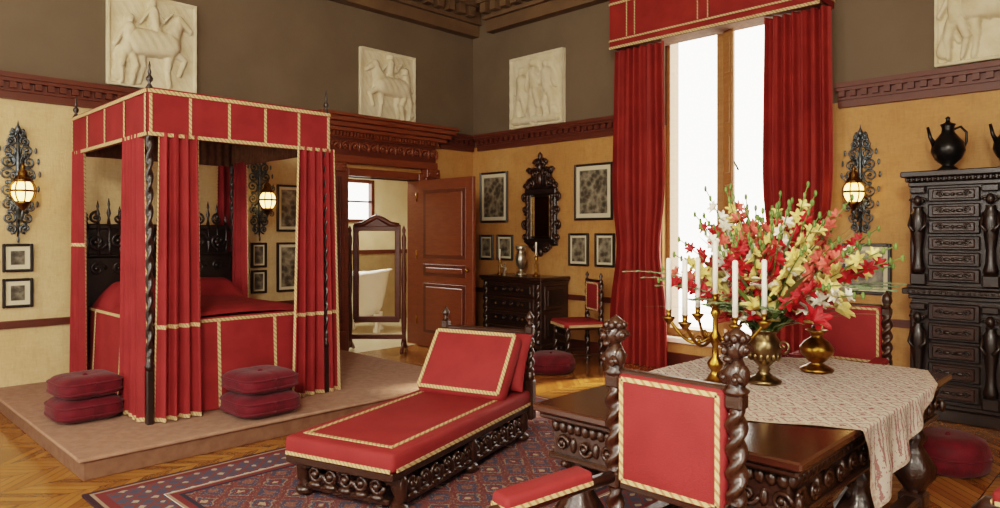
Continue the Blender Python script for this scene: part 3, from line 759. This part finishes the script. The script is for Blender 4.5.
# ------------------------------------------------------------------ chest of drawers
b=B('chest_of_drawers')
cx0,cx1,cy0,cy1=-6.93,-5.82,6.68,YB-.04
b.bx(cx0+.03,cx1-.03,cy0+.03,cy1,.12,.93,EBO,.006)
b.bx(cx0-.01,cx1+.01,cy0-.02,cy1,.95,.99,EBO,.01); b.bx(cx0+.01,cx1-.01,cy0,cy1,.92,.95,EBO,.008); b.bx(cx0,cx1,cy0,cy1,.08,.14,EBO,.012)
for x in(cx0+.08,cx1-.08):
    for y in(cy0+.08,cy1-.08): b.lathe([(.05,0),(.06,.03),(.04,.06),(.055,.08)],(x,y,0),EBO,14)
    b.twist((x,cy0+.03,.16),.74,.035,EBO,6)
for k in range(4):
    z0=.16+k*.19
    b.box(((cx0+cx1)/2,cy0+.02,z0+.09),(.84,.03,.165),EBO,.01); b.box(((cx0+cx1)/2,cy0+.005,z0+.09),(.74,.02,.1),EBOB,.01)
    for s_ in(-1,0,1):
        if s_: b.ell(((cx0+cx1)/2+s_*.24,cy0-.015,z0+.09),.018,GILT,8,6)
        b.scroll(((cx0+cx1)/2+s_*.13+.03,cy0-.005,z0+.09),.035,EBO,(1,0,0),(0,0,1),1.3,.008)
for (z0,z1) in ((.2,.52),(.57,.88)):
    b.box((cx1-.02,(cy0+cy1)/2,(z0+z1)/2),(.03,.42,z1-z0),EBO,.01); b.box((cx1-.008,(cy0+cy1)/2,(z0+z1)/2),(.02,.32,z1-z0-.1),EBOB,.01)
b.done()
b=B('silver_urn_clock',(-6.42,6.95,.99)); b.lathe([(.07,0),(.075,.02),(.03,.05),(.025,.09),(.06,.14),(.075,.2),(.07,.28),(.05,.31),(.055,.35),(.09,.4),(.085,.4),(.04,.37)],(0,0,0),simple('silver','#c9c2b2','#a59b88',.3,.9),20); b.done()
b=B('brass_candlestick',(-6.1,6.9,.99)); b.lathe([(.05,0),(.05,.015),(.02,.04),(.012,.1),(.022,.15),(.012,.2),(.03,.25),(.012,.27)],(0,0,0),BRASS,16); b.lathe([(.012,0),(.012,.18),(.005,.185)],(0,0,.27),WAX,10); b.done()
b=B('brass_candlestick',(-6.72,6.85,.99)); b.lathe([(.045,0),(.045,.015),(.018,.04),(.012,.08),(.02,.12),(.012,.16),(.025,.2),(.012,.21)],(0,0,0),BRASS,16); b.lathe([(.012,0),(.012,.14),(.005,.145)],(0,0,.21),WAX,10); b.done()
b=B('porcelain_figurine',(-6.58,6.8,.99)); b.lathe([(.035,0),(.035,.012),(.022,.02),(.03,.05),(.018,.09),(.024,.11),(.01,.13),(.014,.145),(.013,.16),(.003,.17)],(0,0,0),simple('figurine','#5a4636','#7a6650',.4),14)
b.tube([(.02,0,.11),(.045,-.01,.09),(.03,-.02,.07)],.006,MATB,6); b.tube([(-.02,0,.11),(-.045,-.01,.12),(-.05,-.02,.15)],.006,MATB,6); b.done()

# carved wall mirror (wall back)
b=B('carved_wall_mirror',(-6.32,YB-.03,0))
b.box((0,0,1.79),(.38,.02,.62),MIRR)
b.box((0,.01,1.79),(.56,.02,.8),EBOB,.01)
for s_ in(-1,1):
    b.box((s_*.22,-.02,1.79),(.1,.05,.74),EBOB,.012); b.twist((s_*.22,-.05,1.48),.6,.026,EBO,5)
    for k in range(4): b.scroll((s_*.29,-.03,1.5+k*.19),.06,EBO,(s_,0,0),(0,0,1),1.3,.02,-pi/2,1 if k%2 else -1)
    b.box((s_*.165,-.03,1.79),(.015,.03,.58),GILT,.004)
for z in (1.51,2.07): b.box((0,-.03,z),(.34,.03,.015),GILT,.004)
b.box((0,-.02,1.45),(.54,.06,.08),EBOB,.012); b.box((0,-.02,2.13),(.56,.07,.08),EBOB,.012)
b.ell((0,-.02,2.3),(.2,.03,.16),EBOB); b.ell((0,-.02,1.38),(.17,.03,.09),EBOB)
for k,(x,z,r) in enumerate(((-.17,2.24,.08),(.17,2.24,.08),(-.1,2.38,.08),(.1,2.38,.08),(-.06,2.52,.06),(.06,2.52,.06),(-.25,2.2,.05),(.25,2.2,.05),(-.12,1.36,.07),(.12,1.36,.07),(-.2,2.42,.04),(.2,2.42,.04))):
    b.scroll((x,-.04,z),r,EBO,(1 if x>0 else -1,0,0),(0,0,1),1.4,.022,0,1)
b.ell((0,-.05,2.3),(.05,.04,.1),EBO); b.ell((0,-.05,2.46),(.05,.045,.07),EBO); b.lathe([(.04,0),(.025,.04),(.035,.07),(.003,.12)],(0,-.04,2.56),EBO,10); b.ell((0,-.03,1.3),(.04,.03,.06),EBO)
b.done()

# framed pictures
def picture(wall,u0,u1,z0,z1,fw=.03,mw=.09):
    b=B('framed_picture')
    uc=(u0+u1)/2; w=abs(u1-u0); h=z1-z0; zc=(z0+z1)/2
    if wall=='A': b.T=Matrix.Translation((XA,uc,zc))@R('Z',90)
    else: b.T=Matrix.Translation((uc,YB,zc))
    for s_ in(-1,1):
        b.box((s_*(w/2-fw/2),-.02,0),(fw,.035,h),FRM,.006); b.box((0,-.02,s_*(h/2-fw/2)),(w-2*fw,.035,fw),FRM,.006)
    m=min(w,h)*mw
    b.box((0,-.012,0),(w-2*fw,.012,h-2*fw),MATB); b.box((0,-.019,0),(w-2*fw-2*m,.006,h-2*fw-2*m),PRINT)
    b.done()
for a in ((1.38,1.62,1.2,1.46),(1.38,1.62,.87,1.14),(4.08,4.42,1.58,2.14),(4.08,4.42,.86,1.45),(3.76,3.95,1.16,1.45),(3.76,3.95,.86,1.13)): picture('A',*a,.025,.17 if a[0]<2 else .1)
for a in ((-7.55,-6.98,1.72,2.46),(-5.76,-5.15,1.73,2.46),(-7.56,-7.28,1.17,1.54),(-7.2,-6.88,1.17,1.54),(-5.86,-5.53,1.13,1.56),(-5.43,-5.12,1.13,1.56),(-2.42,-1.98,.97,1.46)): picture('B',*a)

# sconces
def sconce(loc,rz):
    b=B('wall_sconce',loc,rz)
    b.lathe([(.001,-.012),(.05,-.01),(.075,0),(.05,.01)],(0,-.015,-.1),IRON,16,R('X',90))
    b.lathe([(.001,-.012),(.04,-.01),(.06,0),(.04,.01)],(0,-.015,.3),IRON,16,R('X',90))
    b.tube([(0,-.02,-.42),(0,-.03,-.1),(0,-.03,.3),(0,-.03,.58)],[.008,.022,.018,.006],IRON)
    for k,(z,r) in enumerate(((-.34,.045),(-.24,.06),(-.12,.066),(.02,.07),(.16,.075),(.28,.07),(.38,.06),(.47,.045),(.54,.03))):
        for s_ in(-1,1):
            b.scroll((s_*(r+.01),-.025,z),r,IRON,(s_,0,0),(0,0,1),1.5,.011,pi/2 if k%2 else -pi/2,1 if k%2 else -1)
            b.ell((s_*(r*1.0+.01),-.02,z+r*.9),(.018,.01,.022),IRON,8,5)
            if 1<k<7: b.ell((s_*(r*2.1+.014),-.025,z+.01),(.012,.006,.03),IRON,8,5)
    b.lathe([(.02,0),(.03,.03),(.008,.08),(.001,.12)],(0,-.03,.54),IRON,10); b.ell((0,-.03,-.44),(.012,.012,.035),IRON,8,6)
    b.tube([(0,-.03,-.16),(0,-.1,-.25),(0,-.18,-.25),(0,-.22,-.17)],.012,IRON)
    b.lathe([(.03,-.11),(.06,-.09),(.085,-.04),(.09,0),(.08,.05),(.05,.085),(.03,.09)],(0,-.22,0),GLOW,20)
    for k in range(8):
        a=k*pi/4; b.tube([((.096*math.sin(t)+.004)*math.cos(a),-.22+(.096*math.sin(t)+.004)*math.sin(a),-.12*math.cos(t)) for t in [pi*(.12+.76*i/10) for i in range(11)]],.006,GILT,5)
    b.lathe([(.01,-.18),(.03,-.15),(.055,-.12),(.065,-.1),(.05,-.09),(.02,-.11)],(0,-.22,0),GILT,14)
    b.lathe([(.094,-.01),(.103,0),(.094,.01)],(0,-.22,0),GILT,20)
    b.lathe([(.06,.08),(.075,.09),(.06,.11),(.035,.15),(.04,.17),(.01,.2),(.018,.22),(.001,.26)],(0,-.22,0),GILT,14,None,6,.12)
    for s_ in (-1,1): b.scroll((s_*.07,-.2,.14),.035,IRON,(s_,0,0),(0,0,1),1.2,.007,-pi/2,1); b.scroll((s_*.06,-.2,-.16),.035,IRON,(s_,0,0),(0,0,1),1.2,.007,pi/2,-1)
    b.done()
sconce((XA,1.5,1.94),90); sconce((XA,3.86,1.94),90); sconce((-2.25,YB,1.95),0)

# ------------------------------------------------------------------ tall cabinet
b=B('carved_cabinet')
kx0,kx1,ky0,ky1=-1.72,-.5,6.7,YB-.04
b.bx(kx0+.04,kx1-.04,ky0+.04,ky1,.06,1.98,EBOB,.005)
for z0,z1,p in ((.0,.1,.0),(.1,.14,.02),(1.0,1.04,.02),(1.04,1.09,-.02),(1.09,1.12,.01),(1.95,1.99,.02),(1.99,2.03,-.0),(2.03,2.08,-.03)): b.bx(kx0+p,kx1-p,ky0+p,ky1,z0,z1,EBOB,.008)
for k in range(30): b.ell((kx0+.03+k*.04,ky0+.0,2.01),(.016,.02,.018),EBOB,8,5)
for k in range(30): b.ell((kx0+.03+k*.04,ky0+.0,1.065),(.016,.03,.02),EBOB,8,5)
for x in(kx0+.1,(kx0+kx1)/2,kx1-.1):
    for z in (.14,1.12):
        b.box((x,ky0+.02,z+.05),(.12,.06,.1),EBOB,.01)
        b.lathe([(.04,0),(.05,.04),(.035,.1),(.03,.2),(.045,.32),(.055,.42),(.05,.5),(.03,.54),(.035,.56)],(x,ky0+.01,z+.1),EBOB,14,None,7,.1)
        b.ell((x,ky0-.01,z+.71),(.034,.036,.045),EBOB,10,8); b.ell((x,ky0-.045,z+.705),(.006,.01,.01),EBOB,6,4)
        for s_ in(-1,1): b.scroll((x+s_*.035,ky0-.01,z+.71),.025,EBOB,(s_,0,0),(0,0,1),1.2,.009); b.tube([(x+s_*.045,ky0,z+.6),(x+s_*.06,ky0-.03,z+.5),(x+s_*.02,ky0-.05,z+.45)],.014,EBOB)
        b.box((x,ky0+.02,z+.8),(.12,.08,.06),EBOB,.01)
for xa,xb in ((kx0+.17,(kx0+kx1)/2-.07),((kx0+kx1)/2+.07,kx1-.17)):
    xc=(xa+xb)/2; w=xb-xa
    for z0,n,hh in ((.16,5,.165),(1.14,6,.134)):
        for k in range(n):
            zc=z0+hh*(k+.5)
            b.box((xc,ky0+.025,zc),(w,.04,hh-.018),EBOB,.01); b.box((xc,ky0+.003,zc),(w-.07,.02,hh-.06),EBO,.008)
            b.ell((xc,ky0-.015,zc),(.015,.014,.015),EBOB,8,6)
            for s_ in(-1,1): b.scroll((xc+s_*w*.25,ky0-.008,zc),.028,EBOB,(s_,0,0),(0,0,1),1.3,.008); b.ell((xc+s_*w*.12,ky0-.006,zc),(.03,.012,.015),EBOB,8,5)
for (z0,z1) in ((.2,.9),(1.2,1.9)): b.box((kx0+.035,(ky0+ky1)/2,(z0+z1)/2),(.03,.4,z1-z0),EBOB,.01); b.box((kx1-.035,(ky0+ky1)/2,(z0+z1)/2),(.03,.4,z1-z0),EBOB,.01)
for k in range(8): b.scroll((kx0+.01,ky0+.3,.25+k*.22),.05,EBOB,(0,1,0),(0,0,1),1.3,.014,0,1 if k%2 else -1)
b.done()
def jug(c,k=1):
    b=B('bronze_pitcher',c,35)
    b.lathe([(.08*k,0),(.085*k,.02*k),(.05*k,.05*k),(.045*k,.06*k),(.1*k,.11*k),(.13*k,.18*k),(.12*k,.25*k),(.08*k,.3*k),(.05*k,.34*k),(.045*k,.38*k),(.06*k,.41*k),(.055*k,.41*k),(.02*k,.43*k),(.015*k,.45*k),(.02*k,.465*k),(.002,.48*k)],(0,0,0),PEWT,22)
    b.tube([(.05*k,0,.37*k),(.1*k,0,.39*k),(.145*k,0,.34*k),(.145*k,0,.26*k),(.12*k,0,.2*k)],.011*k,PEWT,8)
    b.tube([(-.1*k,0,.22*k),(-.14*k,0,.3*k),(-.16*k,0,.39*k)],[.025*k,.016*k,.012*k],PEWT,8); b.done()
jug((-1.46,6.98,2.08)); jug((-1.02,6.98,2.08),.95)

# ------------------------------------------------------------------ reliefs
def person(x,y,h,lean=0,arm=(.12,.1),mir=1):
    c=[]; m=mir
    c.append((x,y+h*.48,x+lean,y+h*.78,.075*h+.01,.10*h,1.0))
    c.append((x+lean,y+h*.80,x+lean*1.1,y+h*.86,.04*h,.035*h,.8))
    c.append((x+lean*1.2,y+h*.92,x+lean*1.2,y+h*.94,.06*h,.06*h,1.2))
    c.append((x-.03*m,y+h*.48,x-.07*m,y+h*.25,.07*h,.055*h,.9)); c.append((x-.07*m,y+h*.25,x-.06*m,y,.05*h,.03*h,.8))
    c.append((x+.03*m,y+h*.48,x+.09*m,y+h*.25,.07*h,.055*h,1.0)); c.append((x+.09*m,y+h*.25,x+.05*m,y,.05*h,.03*h,.8))
    c.append((x+lean+.08*h*m,y+h*.77,x+lean+arm[0]*m,y+h*.77-arm[1],.04*h,.035*h,1.1)); c.append((x+lean+arm[0]*m,y+h*.77-arm[1],x+lean+arm[0]*1.8*m,y+h*.8,.035*h,.025*h,1.1))
    c.append((x+lean-.08*h*m,y+h*.77,x+lean-.14*m,y+h*.55,.04*h,.03*h,1.0)); c.append((x-.05,y+h*.45,x-.1*m,y+h*.1,.06*h,.09*h,.4))
    return c
def horse(m=1,ox=0):
    f=lambda x:(x if m>0 else 1-x)+ox
    L=[(.3,.48,.66,.5,.15,.14,1.0),(.68,.55,.78,.76,.11,.06,1.0),(.78,.79,.92,.7,.06,.035,1.1),(.28,.45,.22,.28,.08,.045,.9),(.22,.28,.26,.08,.04,.025,.8),(.34,.42,.38,.24,.07,.04,.8),(.38,.24,.34,.06,.035,.025,.8),(.68,.42,.66,.24,.06,.035,.9),(.66,.24,.68,.06,.03,.025,.8),(.72,.45,.86,.36,.055,.035,.9),(.86,.36,.8,.2,.03,.025,.9),(.2,.52,.1,.3,.03,.05,.6),(.72,.8,.62,.6,.03,.04,.6)]
    return [(f(a),b_,f(c),d,r1,r2,h) for a,b_,c,d,r1,r2,h in L]
def relief(wall,u0,u1,z0,z1,caps):
    b=B('plaster_relief'); w=u1-u0; h=z1-z0
    if wall=='A': b.T=Matrix.Translation((XA+.001,(u0+u1)/2,z0))@R('Z',90)
    else: b.T=Matrix.Translation(((u0+u1)/2,YB-.001,z0))
    b.box((0,-.02,h/2),(w,.04,h),PLAS,.006)
    def hf(u,v):
        best=0
        for i,(ax,ay,bx,by,r1,r2,hh) in enumerate(caps):
            dx,dy=bx-ax,by-ay; q=dx*dx+dy*dy; t=0 if q<1e-9 else max(0,min(1,((u-ax)*dx+(v-ay)*dy)/q))
            px,py=ax+dx*t,ay+dy*t; r=r1+(r2-r1)*t; d=math.hypot(u-px,v-py)
            if d<r:
                lay=.03 if i>12 else 0
                best=max(best,lay+hh*(r*math.sqrt(1-(d/r)**2))**.6*.42)
        fr=min(u,v,1-u,1-v)
        return max(best,.03 if fr<.025 else 0)+.002*math.sin(u*60+v*41)
    b.sheet(lambda u,v:((u-.5)*w*.995,-.041-hf(u,v),v*h*.995+.002),130,130,PLAS)
    b.done()
relief('A',2.24,3.12,3.05,4.02,horse(1)+person(.5,.36,.6,-.02,(.12,.08))+person(.2,.04,.72,.02,(.14,.12)))
relief('A',5.24,6.14,3.08,4.0,horse(-1,.02)+person(.48,.38,.58,.02)+person(.8,.05,.75,-.02,(.1,.1),-1))
relief('B',-6.9,-5.92,3.04,4.04,person(.22,.05,.8,.02,(.1,.15))+person(.5,.05,.88,-.02,(.12,.05))+person(.76,.06,.82,-.03,(.12,.12),-1)+[(.1,.1,.9,.08,.05,.05,.6)])
relief('B',-1.62,-.68,3.05,4.05,horse(-1)+person(.5,.36,.6,.03)+person(.18,.05,.7,.0))

# ------------------------------------------------------------------ window drapery
b=B('window_curtain'); curtain(b,(-5.02,7.08,0),(-4.22,7.08,0),.005,3.77,7,.06,REDC,wtop=.84,edge=0,hem=0,nv=30,tie=.36); b.done()
b=B('window_curtain'); curtain(b,(-3.16,7.08,0),(-2.42,7.08,0),.005,3.77,7,.06,REDC,wtop=.88,edge=0,hem=0,nv=30,tie=.36); b.done()
b=B('curtain_valance')
vx0,vx1,vy=-4.95,-2.5,6.93
def val(p0,p1,n,L):
    p0=Vector(p0);p1=Vector(p1);n=Vector(n)
    b.sheet(lambda u,v:tuple(p0.lerp(p1,u)+Vector((0,0,3.79+.73*v))+n*.004*math.sin(u*L*8)),int(L*20),3,REDC)
    for z,w in ((3.86,.02),(4.3,.026)): b.band(p0+n*.008+Vector((0,0,z)),p1+n*.008+Vector((0,0,z)),w,n,TRIM)
val((vx0,vy,0),(vx1,vy,0),(0,-1,0),2.4); val((vx0,vy,0),(vx0,YB,0),(-1,0,0),.4); val((vx1,vy,0),(vx1,YB,0),(1,0,0),.4)
for x in (vx0+.25,vx0+.36,(vx0+vx1)/2-.06,(vx0+vx1)/2+.06,vx1-.36,vx1-.25): b.band((x,vy-.01,3.88),(x,vy-.01,4.5),.012,(0,-1,0),TRIM)
b.bx(vx0+.005,vx1-.005,vy+.01,YB,4.46,4.5,MAHD)
b.bx(vx0+.02,vx1-.02,7.0,YB,3.78,3.8,LIN)
b.sheet(lambda u,v:(vx0+(vx1-vx0)*u,vy-.01+.004*math.sin(u*300),3.76+.03*v),200,1,TRIM)
b.done()

# ------------------------------------------------------------------ light
w=bpy.data.worlds.new('world'); S.world=w; w.use_nodes=True
bg=w.node_tree.nodes['Background']; bg.inputs[0].default_value=(1,.94,.84,1); bg.inputs[1].default_value=7.0
def area(name,loc,target,size,power,col):
    l=bpy.data.lights.new(name,'AREA'); l.size=size; l.energy=power; l.color=col; o=bpy.data.objects.new(name,l); S.collection.objects.link(o)
    o.location=loc; d=Vector(target)-Vector(loc); o.rotation_euler=d.to_track_quat('-Z','Y').to_euler(); return o
area('added_fill_light',(.9,-1.8,3.9),(-6,4.2,1),.9,340,(1,.89,.73))  # unseen fill lamp added behind the camera to brighten the room
area('bathroom_fill_light',(-9.1,6.0,2.9),(-9.1,6.0,0),.8,70,(1,.95,.86))  # added fill to brighten the bathroom, no lamp fitting modelled
sun=bpy.data.lights.new('sun','SUN'); sun.energy=12.0; sun.angle=.08; sun.color=(1,.86,.64); so=bpy.data.objects.new('sun',sun); S.collection.objects.link(so)
so.rotation_euler=Vector((-.28,-1,-1.05)).to_track_quat('-Z','Y').to_euler()

cam=bpy.data.cameras.new('camera'); co=bpy.data.objects.new('camera',cam); S.collection.objects.link(co)
cam.sensor_width=36; cam.lens=25.2; cam.shift_y=-.02; cam.clip_start=.05
co.location=(0,0,1.55); co.rotation_euler=(pi/2,0,math.radians(44.43)); S.camera=co
S.view_settings.view_transform='Filmic'; S.view_settings.look='Medium High Contrast'; S.view_settings.exposure=0.0
